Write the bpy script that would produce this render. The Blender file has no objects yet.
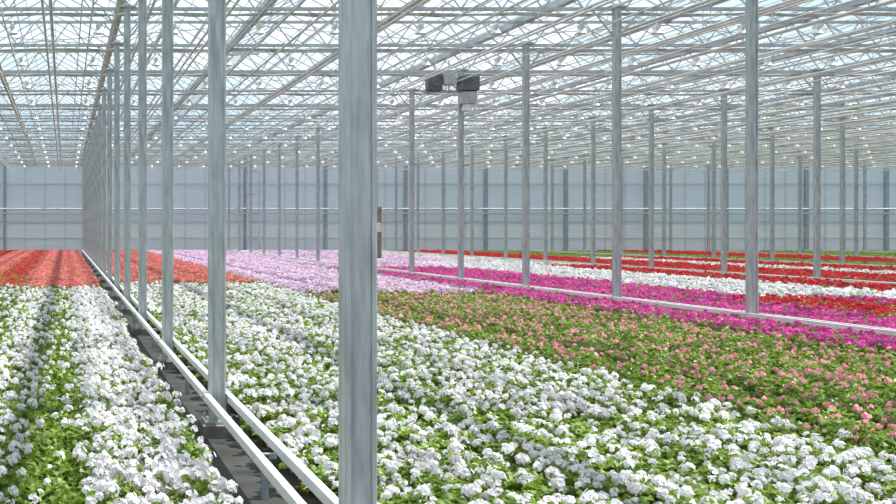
import bpy, math, random
import numpy as np
from mathutils import Vector, Matrix
random.seed(4); rng=np.random.default_rng(7)
sc=bpy.context.scene
sc.view_settings.view_transform='Standard'
U=1.21; S=4.5; F=1175.0; CH=1.63
PH=0.08
XMIN,XMAX=-18.0,70.0
YMIN,YMAX=-9.0,17.5*S

# ---------------------------------------------------------------- materials
def mat(name):
    m=bpy.data.materials.new(name); m.use_nodes=True
    nt=m.node_tree; nt.nodes.clear()
    out=nt.nodes.new('ShaderNodeOutputMaterial'); return m,nt,out
def N(nt,t,**kw):
    n=nt.nodes.new(t)
    for k,v in kw.items(): setattr(n,k,v)
    return n
def noisecol(nt,c1,c2,scale,stretch=None,detail=4,lo=.35,hi=.65):
    tc=N(nt,'ShaderNodeTexCoord'); nz=N(nt,'ShaderNodeTexNoise')
    nz.inputs['Scale'].default_value=scale; nz.inputs['Detail'].default_value=detail
    if stretch:
        mp=N(nt,'ShaderNodeMapping'); mp.inputs['Scale'].default_value=stretch
        nt.links.new(tc.outputs['Object'],mp.inputs[0]); nt.links.new(mp.outputs[0],nz.inputs['Vector'])
    else: nt.links.new(tc.outputs['Object'],nz.inputs['Vector'])
    r=N(nt,'ShaderNodeValToRGB'); r.color_ramp.elements[0].position=lo; r.color_ramp.elements[1].position=hi
    r.color_ramp.elements[0].color=(*c1,1); r.color_ramp.elements[1].color=(*c2,1)
    nt.links.new(nz.outputs['Fac'],r.inputs['Fac']); return r.outputs['Color'],nz
def principled(name,c1,c2=None,scale=8,rough=.5,metal=0.,bump=0,stretch=None):
    m,nt,out=mat(name); p=N(nt,'ShaderNodeBsdfPrincipled')
    p.inputs['Roughness'].default_value=rough; p.inputs['Metallic'].default_value=metal
    c,nz=noisecol(nt,c1,c2 or c1,scale,stretch); nt.links.new(c,p.inputs['Base Color'])
    if bump:
        b=N(nt,'ShaderNodeBump'); b.inputs['Strength'].default_value=bump; b.inputs['Distance'].default_value=.01
        nt.links.new(nz.outputs['Fac'],b.inputs['Height']); nt.links.new(b.outputs['Normal'],p.inputs['Normal'])
    nt.links.new(p.outputs[0],out.inputs[0]); return m
def leafy(name,c1,c2,trans=.35,glossy=0.0):
    m,nt,out=mat(name)
    oi=N(nt,'ShaderNodeObjectInfo')
    c,nz=noisecol(nt,c1,c2,25)
    hs=N(nt,'ShaderNodeHueSaturation'); mr=N(nt,'ShaderNodeMapRange')
    mr.inputs['To Min'].default_value=.82; mr.inputs['To Max'].default_value=1.1
    nt.links.new(oi.outputs['Random'],mr.inputs['Value']); nt.links.new(mr.outputs[0],hs.inputs['Value'])
    nt.links.new(c,hs.inputs['Color'])
    d=N(nt,'ShaderNodeBsdfDiffuse'); t=N(nt,'ShaderNodeBsdfTranslucent'); ms=N(nt,'ShaderNodeMixShader')
    ms.inputs[0].default_value=trans
    nt.links.new(hs.outputs[0],d.inputs[0]); nt.links.new(hs.outputs[0],t.inputs[0])
    nt.links.new(d.outputs[0],ms.inputs[1]); nt.links.new(t.outputs[0],ms.inputs[2])
    if glossy:
        g=N(nt,'ShaderNodeBsdfGlossy'); g.inputs['Roughness'].default_value=.45
        m2=N(nt,'ShaderNodeMixShader'); m2.inputs[0].default_value=glossy
        nt.links.new(ms.outputs[0],m2.inputs[1]); nt.links.new(g.outputs[0],m2.inputs[2]); nt.links.new(m2.outputs[0],out.inputs[0])
    else: nt.links.new(ms.outputs[0],out.inputs[0])
    return m
M_steel=principled('galvanised_steel',(.33,.36,.37),(.50,.53,.54),16,.40,.35,.1,(1.6,1.6,.25))
M_truss=principled('truss_steel',(.34,.37,.40),(.50,.53,.55),3,.45,.2)
M_bar=principled('glazing_bar',(.44,.48,.52),(.58,.62,.65),3,.45,.2)
M_alu=principled('white_rail',(.70,.72,.74),(.82,.83,.84),3,.4,.1)
M_pipe=principled('pipe_paint',(.50,.50,.49),(.72,.72,.70),2,.4,.1)
M_wire=principled('wire_steel',(.32,.34,.36),(.45,.47,.5),2,.4,.3)
M_dark=principled('dark_steel',(.30,.35,.39),(.38,.43,.47),4,.5,.2)
M_device=principled('device_grey',(.08,.09,.10),(.14,.15,.16),4,.5,.2)
M_conc=principled('concrete',(.15,.145,.14),(.24,.23,.21),9,.9,0,.3)
M_floor=principled('ground_fabric',(.02,.022,.02),(.045,.045,.042),2.5,.8,0,.3)
M_box=principled('brown_cabinet',(.20,.16,.11),(.30,.24,.17),6,.6)
M_white=principled('white_plastic',(.7,.7,.7),(.8,.8,.8),2,.4)
M_screen=leafy('folded_screen_cloth',(.54,.55,.55),(.68,.69,.68),.4)
M_pot=principled('plant_pot',(.10,.05,.03),(.16,.08,.05),9,.8)
M_leaf=leafy('geranium_leaf',(.10,.20,.02),(.29,.40,.065),.4,.04)
M_wallp=leafy('wall_panel',(.77,.82,.86),(.82,.86,.89),.5)
M_wallp2=leafy('wall_panel_low',(.85,.87,.89),(.89,.91,.92),.5)
M_mull=principled('wall_mullion',(.50,.54,.58),(.58,.62,.66),3,.5)
M_lamp=principled('lamp_reflector',(.88,.88,.88),(.95,.95,.95),2,.35)
# glass
M_glass,nt,out=mat('roof_glass')
tr=N(nt,'ShaderNodeBsdfTransparent'); tr.inputs[0].default_value=(.94,.98,.99,1)
gl=N(nt,'ShaderNodeBsdfGlossy'); gl.inputs['Roughness'].default_value=.05
ms=N(nt,'ShaderNodeMixShader'); ms.inputs[0].default_value=.06
nt.links.new(tr.outputs[0],ms.inputs[1]); nt.links.new(gl.outputs[0],ms.inputs[2])
df=N(nt,'ShaderNodeBsdfTranslucent'); df.inputs[0].default_value=(.85,.92,.95,1)
m2=N(nt,'ShaderNodeMixShader'); m2.inputs[0].default_value=.04
nt.links.new(ms.outputs[0],m2.inputs[1]); nt.links.new(df.outputs[0],m2.inputs[2]); nt.links.new(m2.outputs[0],out.inputs[0])

# ---------------------------------------------------------------- mesh builder
class MB:
    def __init__(s): s.v=[]; s.f=[]; s.m=[]
    def quad(s,pts,mi=0):
        b=len(s.v); s.v+= [tuple(p) for p in pts]; s.f.append(tuple(range(b,b+len(pts)))); s.m.append(mi)
    def box(s,x0,x1,y0,y1,z0,z1,mi=0):
        b=len(s.v)
        s.v+=[(x0,y0,z0),(x1,y0,z0),(x1,y1,z0),(x0,y1,z0),(x0,y0,z1),(x1,y0,z1),(x1,y1,z1),(x0,y1,z1)]
        for q in ((0,3,2,1),(4,5,6,7),(0,1,5,4),(1,2,6,5),(2,3,7,6),(3,0,4,7)):
            s.f.append(tuple(b+i for i in q)); s.m.append(mi)
    def tube(s,a,b_,r,n=6,mi=0,r2=None):
        a=Vector(a); b_=Vector(b_); d=(b_-a).normalized()
        up=Vector((0,0,1)) if abs(d.z)<.95 else Vector((1,0,0))
        e1=d.cross(up).normalized(); e2=d.cross(e1); r2=r if r2 is None else r2
        b=len(s.v)
        for c,rr in ((a,r),(b_,r2)):
            for i in range(n):
                t=2*math.pi*(i+.5)/n; s.v.append(tuple(c+e1*math.cos(t)*rr+e2*math.sin(t)*rr))
        for i in range(n):
            j=(i+1)%n; s.f.append((b+i,b+j,b+n+j,b+n+i)); s.m.append(mi)
        s.f.append(tuple(b+i for i in reversed(range(n)))); s.m.append(mi)
        s.f.append(tuple(b+n+i for i in range(n))); s.m.append(mi)
    def mesh(s,name,mats):
        me=bpy.data.meshes.new(name); me.from_pydata(s.v,[],s.f)
        for m in mats: me.materials.append(m)
        me.polygons.foreach_set('material_index',s.m); me.update(); return me
    def obj(s,name,mats,loc=(0,0,0),bevel=0):
        o=bpy.data.objects.new(name,s.mesh(name,mats)); o.location=loc; sc.collection.objects.link(o)
        if bevel:
            b=o.modifiers.new('bevel','BEVEL'); b.width=bevel; b.segments=2
        return o

# ---------------------------------------------------------------- floor / back wall
b=MB(); b.quad([(XMIN-5,YMIN-5,0),(XMAX+5,YMIN-5,0),(XMAX+5,YMAX+5,0),(XMIN-5,YMAX+5,0)]); b.obj('floor',[M_floor])
HC=5.93   # truss bottom chord
HT=6.5    # truss top chord / gutter
PXM=F/YMAX
def xw(px): return (px-65)/PXM
def zw(py): return CH+(230-py)/PXM
b=MB()
zmid=zw(222)
b.box(XMIN,XMAX,YMAX,YMAX+.08,0,zmid,1); b.box(XMIN,XMAX,YMAX,YMAX+.08,zmid,HT+1.0,0)
b.obj('wall_back',[M_wallp,M_wallp2])
b=MB()   # framework on the wall
for i in range(-4,14):
    x=xw(5+80*i); b.box(x-.11,x+.11,YMAX-.25,YMAX-.01,0,HT,0)
    for j in range(1,4):
        xx=x+5.36*j/4; b.box(xx-.022,xx+.022,YMAX-.06,YMAX-.005,0,HT,1)
for py,t,mi in ((162,.10,1),(184,.03,1),(222,.05,1),(238,.03,1)):
    z=zw(py); b.box(XMIN,XMAX,YMAX-.12,YMAX-.005,z-t,z+t,mi)
for py in (209,213.5):
    b.tube((XMIN,YMAX-.35,zw(py)),(XMAX,YMAX-.35,zw(py)),.05,6,1)
b.obj('wall_framework',[M_dark,M_mull])
b=MB()
x=xw(252); b.box(x-.46,x-.36,YMAX-.6,YMAX-.46,0,5.6); b.box(x+.36,x+.46,YMAX-.6,YMAX-.46,0,5.6)
for z in (1.2,2.6,4.0,5.5): b.box(x-.36,x+.36,YMAX-.58,YMAX-.48,z-.04,z+.04)
b.obj('wall_ladder_frame',[M_mull])
for x,n in ((XMIN,'wall_left'),(XMAX,'wall_right')):
    b=MB(); b.quad([(x,YMIN,0),(x,YMAX,0),(x,YMAX,HT),(x,YMIN,HT)])
    b.obj(n,[M_glass])

# ---------------------------------------------------------------- posts
rows=[1.0-7.93,1.0,8.87,16.85,24.8,32.75,40.7,48.6]
w=.064
b=MB()
b.box(-w,w,-w+.008,w-.008,.0,HC+.1,0)
for sx in (-1,1):         # rolled flanges front and back
    for sy in (-1,1):
        x0,x1=sorted((sx*w,sx*(w-.022))); y0,y1=sorted((sy*(w-.008),sy*(w+.004)))
        b.box(x0,x1,y0,y1,0,HC+.08,0)
b.box(-.11,.11,-.13,.13,.10,.125,0)
b.box(-.13,.13,-.19,.19,0,.10,1)
for sx in (-1,1):
    for sy in (-1,1): b.tube((sx*.09,sy*.1,.12),(sx*.09,sy*.1,.16),.012,6,0)
b.box(-.16,.16,-.10,.10,HC+.02,HC+.06,0)
for sx in (-1,1):
    b.tube((sx*.05,0,HC-.55),(sx*.5,0,HC+.02),.018,6,0)
b.tube((-.12,0,.30),(.12,0,.30),.012,6,0)
pm=b.mesh('steel_support_post',[M_steel,M_conc])
for r in rows:
    for k in range(1,18):
        y=S*(k+PH)
        if y>YMAX-.5: continue
        X=r*U
        if X>XMAX-1 : continue
        o=bpy.data.objects.new('steel_support_post',pm); o.location=(X,y,0); sc.collection.objects.link(o)
        bv=o.modifiers.new('bevel','BEVEL'); bv.width=.004; bv.segments=2
# rails
zr=CH-1.10*U
for r in rows:
    b=MB()
    for s_ in (-1,1):
        x=r*U+s_*.088
        b.box(x-.016,x+.016,2.0,YMAX-.6,zr-.028,zr+.033,0)
        b.box(x-.022,x+.022,2.0,YMAX-.6,zr+.03,zr+.037,0)
    for k in range(1,35):
        y=S*(k/2+PH)+.0
        if k%2: b.box(r*U-.07,r*U+.07,y-.02,y+.02,zr-.05,zr-.02,1); b.box(r*U-.02,r*U+.02,y-.02,y+.02,0,zr-.03,1)
    b.obj('guide_rail_pair',[M_alu,M_dark])

# ---------------------------------------------------------------- roof trusses
X0,X1=XMIN+.1,XMAX-.1
b=MB()
b.box(X0,X1,-.035,.035,HC-.035,HC+.03); b.box(X0,X1,-.035,.035,HT-.06,HT)
n=int((X1-X0)/.8)
for i in range(n):
    x=X0+i*.8
    b.tube((x,0,HC),(x+.4,0,HT-.03),.016,5); b.tube((x+.4,0,HT-.03),(x+.8,0,HC),.016,5)
tm=b.mesh('roof_truss',[M_truss])
b=MB()
nx=int((X1-X0)/.4)
for q in range(2):
    for i in range(nx):
        x=X0+i*.4; z0=HC-.08-.015*math.sin(i*1.1+q); z1=HC-.08-.015*math.sin((i+1)*1.1+q)
        b.tube((x,.12+.05*q,z0),(x+.4,.12+.05*q,z1),.030+.010*math.sin(i*2.1+q),5,0,.030+.010*math.sin((i+1)*2.1+q))
sm=b.mesh('folded_shade_screen',[M_screen])
for k in range(-1,18):
    y=S*(k+PH)
    if y>YMAX-.2: continue
    for me,nm in ((tm,'roof_truss'),(sm,'folded_shade_screen')):
        o=bpy.data.objects.new(nm,me); o.location=(0,y,0); sc.collection.objects.link(o)
# gutters, ridges, glazing bars, glass
P=9.6/3; RH=.85
x0=U-3*P*2+.0; gl=MB(); gb=MB(); gt=MB()
xs=[]; x=x0+P
while x<XMAX-P: xs.append(x); x+=P
for x in xs:
    gt.box(x-.08,x+.08,YMIN,YMAX,HT,HT+.03); gt.box(x-.09,x-.075,YMIN,YMAX,HT,HT+.12); gt.box(x+.075,x+.09,YMIN,YMAX,HT,HT+.12)
    gb.box(x+P/2-.025,x+P/2+.025,YMIN,YMAX,HT+.1+RH-.03,HT+.1+RH+.03)
    gl.quad([(x+.08,YMIN,HT+.12),(x+.08,YMAX,HT+.12),(x+P/2,YMAX,HT+.1+RH),(x+P/2,YMIN,HT+.1+RH)])
    gl.quad([(x+P/2,YMIN,HT+.1+RH),(x+P/2,YMAX,HT+.1+RH),(x+P-.08,YMAX,HT+.12),(x+P-.08,YMIN,HT+.12)])
    y=YMIN
    while y<YMAX:
        gb.tube((x+.08,y,HT+.11),(x+P/2,y,HT+.09+RH),.019,4); gb.tube((x+P/2,y,HT+.09+RH),(x+P-.08,y,HT+.11),.019,4)
        y+=1.125
    gb.box(x+P/4-.012,x+P/4+.012,YMIN,YMAX,HT+.07+RH/2,HT+.1+RH/2); gb.box(x+P*.75-.012,x+P*.75+.012,YMIN,YMAX,HT+.07+RH/2,HT+.1+RH/2)
gt.obj('roof_gutters',[M_truss]); gb.obj('roof_glazing_bars',[M_bar]); gl.obj('ceiling',[M_glass])
# braces
b=MB()
for k in range(0,17,2):
    ya=S*(k+PH); yb=S*(k+1+PH)
    for x in xs[:-3:3]:
        b.tube((x,ya,HT-.1),(x+3*P,yb,HT-.1),.014,5); b.tube((x+3*P,ya,HT-.1),(x,yb,HT-.1),.014,5)
for x in xs[::3]:
    for k in range(0,16,3):
        b.tube((x+.1,S*(k+PH),HC-.2),(x+.1,S*(k+1.2+PH),HT),.02,5)
b.obj('roof_wind_braces',[M_truss])
# pipes along bays
b=MB()
for x in xs:
    for dx,z,r in ((.35,HC-.32,.026),(.8,HC-.22,.018),(1.6,HC-.38,.026),(1.75,HC-.38,.026),(2.5,HC-.2,.018),(2.95,HC-.3,.022)):
        b.tube((x+dx,YMIN,z),(x+dx,YMAX-.5,z),r,6)
        k=0
        while S*(k+PH)<YMAX-1:
            y=S*(k+PH); b.tube((x+dx,y,z),(x+dx,y,HC),.008,4); k+=1
b.obj('overhead_pipes',[M_pipe])
b=MB(); x=X0+.2
while x<X1:
    b.tube((x,YMIN,HC+.05),(x,YMAX-.5,HC+.05),.007,4); x+=.53
b.obj('screen_wires',[M_wire])
# lamps hanging under the trusses
b=MB()
for xi,x in enumerate(xs):
    for j in range(1,17):
        y=S*(j+PH)+.5
        for dx in (.95,2.65):
            xx=x+dx; z=HC-.2
            b.box(xx-.045,xx+.045,y-.09,y+.09,z-.10,z-.02,1)
            b.tube((xx,y,z-.10),(xx,y,z-.19),.05,8,0,.11); b.tube((xx,y,z-.19),(xx,y,z-.21),.11,8,0,.09)
            b.tube((xx,y,z-.03),(xx,y,z+.06),.01,5,1)
b.obj('hanging_lamps',[M_lamp,M_white])

# ---------------------------------------------------------------- equipment
yB=S*(7+PH); s=yB/F; b=MB()
zt=lambda py: CH+(230-py)*s
xx=lambda px:(px-65)*s
b.box(xx(455),xx(474),yB-.45,yB-.08,zt(92),zt(78),0); b.box(xx(457),xx(472),yB-.40,yB-.12,zt(105),zt(93),1)
b.box(xx(424),xx(438),yB-.4,yB-.1,zt(92),zt(76),0); b.box(xx(439),xx(452),yB-.4,yB-.1,zt(86),zt(72),1)
b.tube((xx(420),yB-.25,zt(93)),(xx(478),yB-.25,zt(93)),.03,8,1)
b.tube((xx(446),yB-.25,zt(93)),(xx(446),yB-.25,zt(62)),.02,8,1); b.tube((xx(432),yB-.25,zt(76)),(xx(432),yB-.25,zt(55)),.02,8,1)
b.tube((xx(464),yB-.25,zt(105)),(xx(464),yB-.25,zt(112)),.12,12,2,.16)
b.tube((xx(431),yB-.41,zt(84)),(xx(431),yB-.47,zt(84)),.10,14,0,.12)
b.obj('climate_sensor_unit',[M_device,M_steel,M_white],bevel=.01)
yC=S*(9+PH); s=yC/F; b=MB()
b.box(xx(373.5),xx(380),yC-.22,yC-.08,zt(258),zt(207),0); b.box(xx(374.5),xx(379.2),yC-.24,yC-.21,zt(232),zt(223),1)
b.box(xx(375),xx(379),yC-.24,yC-.21,zt(252),zt(242),0)
b.obj('control_cabinet',[M_box,M_white],bevel=.01)

# ---------------------------------------------------------------- plants
def frame(n):
    n=n.normalized(); a=Vector((0,0,1)) if abs(n.z)<.9 else Vector((1,0,0))
    e1=n.cross(a).normalized(); return e1,n.cross(e1),n
def plant(name,petal,heads,hr,rs,bud=0):
    r=random.Random(rs); b=MB()
    b.tube((0,0,0),(0,0,.10),.05,7,2,.065)
    nl=60
    for i in range(nl):
        a=r.random()*6.283; rad=.16*math.sqrt(r.random()); z=.10+.15*r.random()*(1-(rad/.19)**2)+.03
        c=Vector((rad*math.cos(a),rad*math.sin(a),z))
        n=Vector((rad*math.cos(a)*3+r.uniform(-.6,.6),rad*math.sin(a)*3+r.uniform(-.6,.6),1))
        e1,e2,e3=frame(n); R=r.uniform(.022,.038); k0=len(b.v)
        b.v.append(tuple(c-e3*.006)); m=9
        for j in range(m):
            t=6.283*j/m; rr=R*(1+.1*math.sin(5*t)); b.v.append(tuple(c+e1*math.cos(t)*rr+e2*math.sin(t)*rr+e3*(.008*math.sin(3*t))))
        for j in range(m-1):
            b.f.append((k0,k0+1+j,k0+1+(j+1)%m)); b.m.append(0)
    off=r.random()*6.28
    for h in range(heads):
        a=h*2.4+r.uniform(-.8,.8)+off; rad=.16*math.sqrt(min(1,(h+r.random())/heads))
        c=Vector((rad*math.cos(a),rad*math.sin(a),.275-1.4*rad*rad+r.uniform(-.045,.025)))
        b.tube((c.x*.5,c.y*.5,.12),c,.0025,3,0)
        R=hr*r.uniform(.55,1.25); tilt=Vector((c.x*2+r.uniform(-.5,.5),c.y*2+r.uniform(-.5,.5),1)).normalized()
        T=Matrix((frame(tilt))).transposed()
        nf=r.choice((7,9,12))
        for i in range(nf):
            zz=1-1.15*(i+.5)/nf; q=math.sqrt(max(0,1-zz*zz)); t=i*2.4+r.random()*.7
            nn=T@Vector((q*math.cos(t),q*math.sin(t),zz)); p=c+nn*R*r.uniform(.5,1.1)
            e1,e2,e3=frame(nn+Vector((r.uniform(-.5,.5),r.uniform(-.5,.5),r.uniform(-.1,.3)))); pr=R*.58; ro=r.random()*6
            for k in range(5):
                t0=ro+k*1.2566
                d=e1*math.cos(t0)+e2*math.sin(t0); g=e3.cross(d)
                b.quad([p-e3*.003,p+d*pr*.6+g*pr*.42+e3*.002,p+d*pr*1.0,p+d*pr*.6-g*pr*.42+e3*.002],1)
    return b.mesh(name,[M_leaf,petal,M_pot])
P_white=leafy('petal_white',(.84,.80,.85),(.93,.91,.94),.32)
P_salmon=leafy('petal_salmon',(.80,.19,.21),(.90,.37,.37),.3)
P_pink=leafy('petal_pink',(.88,.32,.42),(.94,.56,.62),.3)
P_lilac=leafy('petal_lilac',(.79,.54,.77),(.90,.76,.89),.3)
P_mag=leafy('petal_magenta',(.70,.07,.40),(.82,.20,.54),.3)
P_red=leafy('petal_red',(.62,.03,.06),(.80,.10,.14),.3)
kinds={ 'white_geranium_bed_dense':(P_white,(6,8,5,9,4),.034),
 'white_geranium_bed':(P_white,(5,6,3,1,5,7,2),.033),
 'white_geranium_bed_sparse':(P_white,(1,2,1,3,0),.031),
 'salmon_geranium_bed':(P_salmon,(4,5,3),.034),
 'pink_geranium_bed':(P_pink,(1,2,2,0,3),.027),
 'lilac_geranium_bed':(P_lilac,(7,8,6),.034),
 'magenta_geranium_bed':(P_mag,(7,8,6),.035),
 'red_geranium_bed':(P_red,(4,6,3),.034),
 'red_geranium_bed_sparse':(P_red,(2,1,3),.03),
 'young_geranium_bed':(P_red,(0,1,0),.026)}
E=17.25
zones=[('white_geranium_bed_dense',.14,.65,.5,6.2),('white_geranium_bed_sparse',-.30,.14,.5,6.2),('white_geranium_bed',-.66,-.30,.5,6.2),('white_geranium_bed_sparse',-3.5,-.66,.5,6.2),
('salmon_geranium_bed',-.9,.65,6.3,E),('red_geranium_bed_sparse',-1.6,-.95,6.3,E),('salmon_geranium_bed',-2.6,-1.65,6.3,E),('red_geranium_bed_sparse',-6.8,-2.65,6.3,E),
('white_geranium_bed',1.22,4.15,.5,6.7),('salmon_geranium_bed',1.22,4.15,6.85,E),
('pink_geranium_bed',4.36,7.65,.5,5.7),('lilac_geranium_bed',4.3,7.7,5.85,E),
('magenta_geranium_bed',7.88,8.68,.5,9.5),('lilac_geranium_bed',7.88,8.68,9.6,E),
('magenta_geranium_bed',9.08,10.8,.5,5.3),('red_geranium_bed',10.8,12.4,.5,5.3),('magenta_geranium_bed',12.45,13.4,.5,5.3),('white_geranium_bed_dense',13.5,15.0,.5,5.3),
('magenta_geranium_bed',9.08,11.8,5.4,9.5),('lilac_geranium_bed',9.08,11.8,9.6,E),
('white_geranium_bed_dense',11.95,14.8,5.4,11.0),('lilac_geranium_bed',11.95,14.8,11.1,E),
('red_geranium_bed',15.1,16.65,.5,10),('white_geranium_bed',15.1,16.65,10.1,E),('red_geranium_bed_sparse',17.1,18.3,.5,E),('red_geranium_bed',18.4,20.6,.5,E),('white_geranium_bed',20.8,22.4,.5,13),('red_geranium_bed',22.5,24.5,.5,13),('young_geranium_bed',20.8,24.5,13.1,E),
('young_geranium_bed',25.1,28.5,.5,E),('red_geranium_bed',28.7,32.5,.5,E),('young_geranium_bed',33,40.4,.5,E),('young_geranium_bed',41,48.3,.5,E)]
pts={k:[] for k in kinds}
sp=.235
for kd,xa,xb,ia,ib in zones:
    ys=np.arange(ia*S+.1,ib*S-.05,sp*.87)
    a0,b0=xa*U+.11,xb*U-.08
    xs_=np.linspace(a0,b0,max(2,int(round((b0-a0)/sp))+1))
    XX,YY=np.meshgrid(xs_,ys); XX=XX+((np.arange(len(ys))%2)[:,None]-.5)*sp*.4
    XX=XX+rng.uniform(-.045,.045,XX.shape); YY=YY+rng.uniform(-.045,.045,YY.shape)
    m=(YY>4.0)&(XX>-65/F*YY-3)&(XX<831/F*YY+4)
    pts[kd]+=list(zip(XX[m],YY[m]))
tot=0
for ki,(kd,(petal,hs,hr)) in enumerate(kinds.items()):
    col=bpy.data.collections.new(kd+'_plants')
    for i,h in enumerate(hs):
        col.objects.link(bpy.data.objects.new(kd+'_plant_%d'%i,plant(kd+'_plant',petal,h,hr,ki*10+i)))
    P_=np.array(pts[kd]); n=len(P_); tot+=n
    if n==0: continue
    co=np.zeros((n,3),np.float32); co[:,:2]=P_
    me=bpy.data.meshes.new(kd); me.vertices.add(n); me.vertices.foreach_set('co',co.ravel())
    a=me.attributes.new('rot','FLOAT_VECTOR','POINT'); rv=np.zeros((n,3),np.float32); rv[:,2]=rng.uniform(0,6.283,n); rv[:,:2]=rng.uniform(-.08,.08,(n,2)); a.data.foreach_set('vector',rv.ravel())
    a=me.attributes.new('scl','FLOAT','POINT'); a.data.foreach_set('value',rng.uniform(.88,1.14,n).astype(np.float32))
    a=me.attributes.new('idx','INT','POINT'); a.data.foreach_set('value',rng.integers(0,len(hs),n).astype(np.int32))
    me.update()
    nm=kd.replace('_dense','').replace('_sparse','')
    o=bpy.data.objects.new(nm,me); sc.collection.objects.link(o)
    ng=bpy.data.node_groups.new(kd+'_scatter','GeometryNodeTree')
    ng.interface.new_socket('Geometry',in_out='INPUT',socket_type='NodeSocketGeometry'); ng.interface.new_socket('Geometry',in_out='OUTPUT',socket_type='NodeSocketGeometry')
    gi=ng.nodes.new('NodeGroupInput'); go=ng.nodes.new('NodeGroupOutput'); ip=ng.nodes.new('GeometryNodeInstanceOnPoints'); ci=ng.nodes.new('GeometryNodeCollectionInfo')
    ci.inputs['Collection'].default_value=col; ci.inputs['Separate Children'].default_value=True; ci.inputs['Reset Children'].default_value=True
    def na(t,nme):
        q=ng.nodes.new('GeometryNodeInputNamedAttribute'); q.data_type=t; q.inputs['Name'].default_value=nme; return q.outputs[0]
    L=ng.links.new
    L(gi.outputs[0],ip.inputs['Points']); L(ci.outputs[0],ip.inputs['Instance']); ip.inputs['Pick Instance'].default_value=True
    L(na('INT','idx'),ip.inputs['Instance Index']); L(na('FLOAT_VECTOR','rot'),ip.inputs['Rotation']); L(na('FLOAT','scl'),ip.inputs['Scale'])
    L(ip.outputs[0],go.inputs[0])
    md=o.modifiers.new('scatter','NODES'); md.node_group=ng
print('PLANTS',tot)

# ---------------------------------------------------------------- world, sun, camera
wd=bpy.data.worlds.new('sky'); sc.world=wd; wd.use_nodes=True; nt=wd.node_tree; nt.nodes.clear()
o_=N(nt,'ShaderNodeOutputWorld'); bg=N(nt,'ShaderNodeBackground'); tc=N(nt,'ShaderNodeTexCoord'); mp=N(nt,'ShaderNodeMapping')
mp.inputs['Scale'].default_value=(1,1,3); nz=N(nt,'ShaderNodeTexNoise'); nz.inputs['Scale'].default_value=2.2; nz.inputs['Detail'].default_value=6
r=N(nt,'ShaderNodeValToRGB'); r.color_ramp.elements[0].position=.39; r.color_ramp.elements[1].position=.60
r.color_ramp.elements[0].color=(.44,.62,.76,1); r.color_ramp.elements[1].color=(.95,.96,.98,1)
nt.links.new(tc.outputs['Generated'],mp.inputs[0]); nt.links.new(mp.outputs[0],nz.inputs['Vector']); nt.links.new(nz.outputs['Fac'],r.inputs['Fac']); nt.links.new(r.outputs[0],bg.inputs[0])
bg.inputs[1].default_value=1.4; nt.links.new(bg.outputs[0],o_.inputs[0])
l=bpy.data.lights.new('sun','SUN'); l.energy=10.0; l.angle=.02; l.color=(1,.95,.87)
lo=bpy.data.objects.new('sun',l); sc.collection.objects.link(lo)
lo.rotation_euler=Vector((.75,.0,1.0)).to_track_quat('Z','Y').to_euler(); lo.location=(20,10,30)
cam=bpy.data.cameras.new('camera'); co=bpy.data.objects.new('camera',cam); sc.collection.objects.link(co)
co.location=(0,0,CH); co.rotation_euler=(math.pi/2,0,0)
cam.sensor_width=36; cam.lens=F/896*36; cam.shift_x=(448-65)/896; cam.shift_y=-(252-230)/896; cam.clip_end=500
sc.camera=co
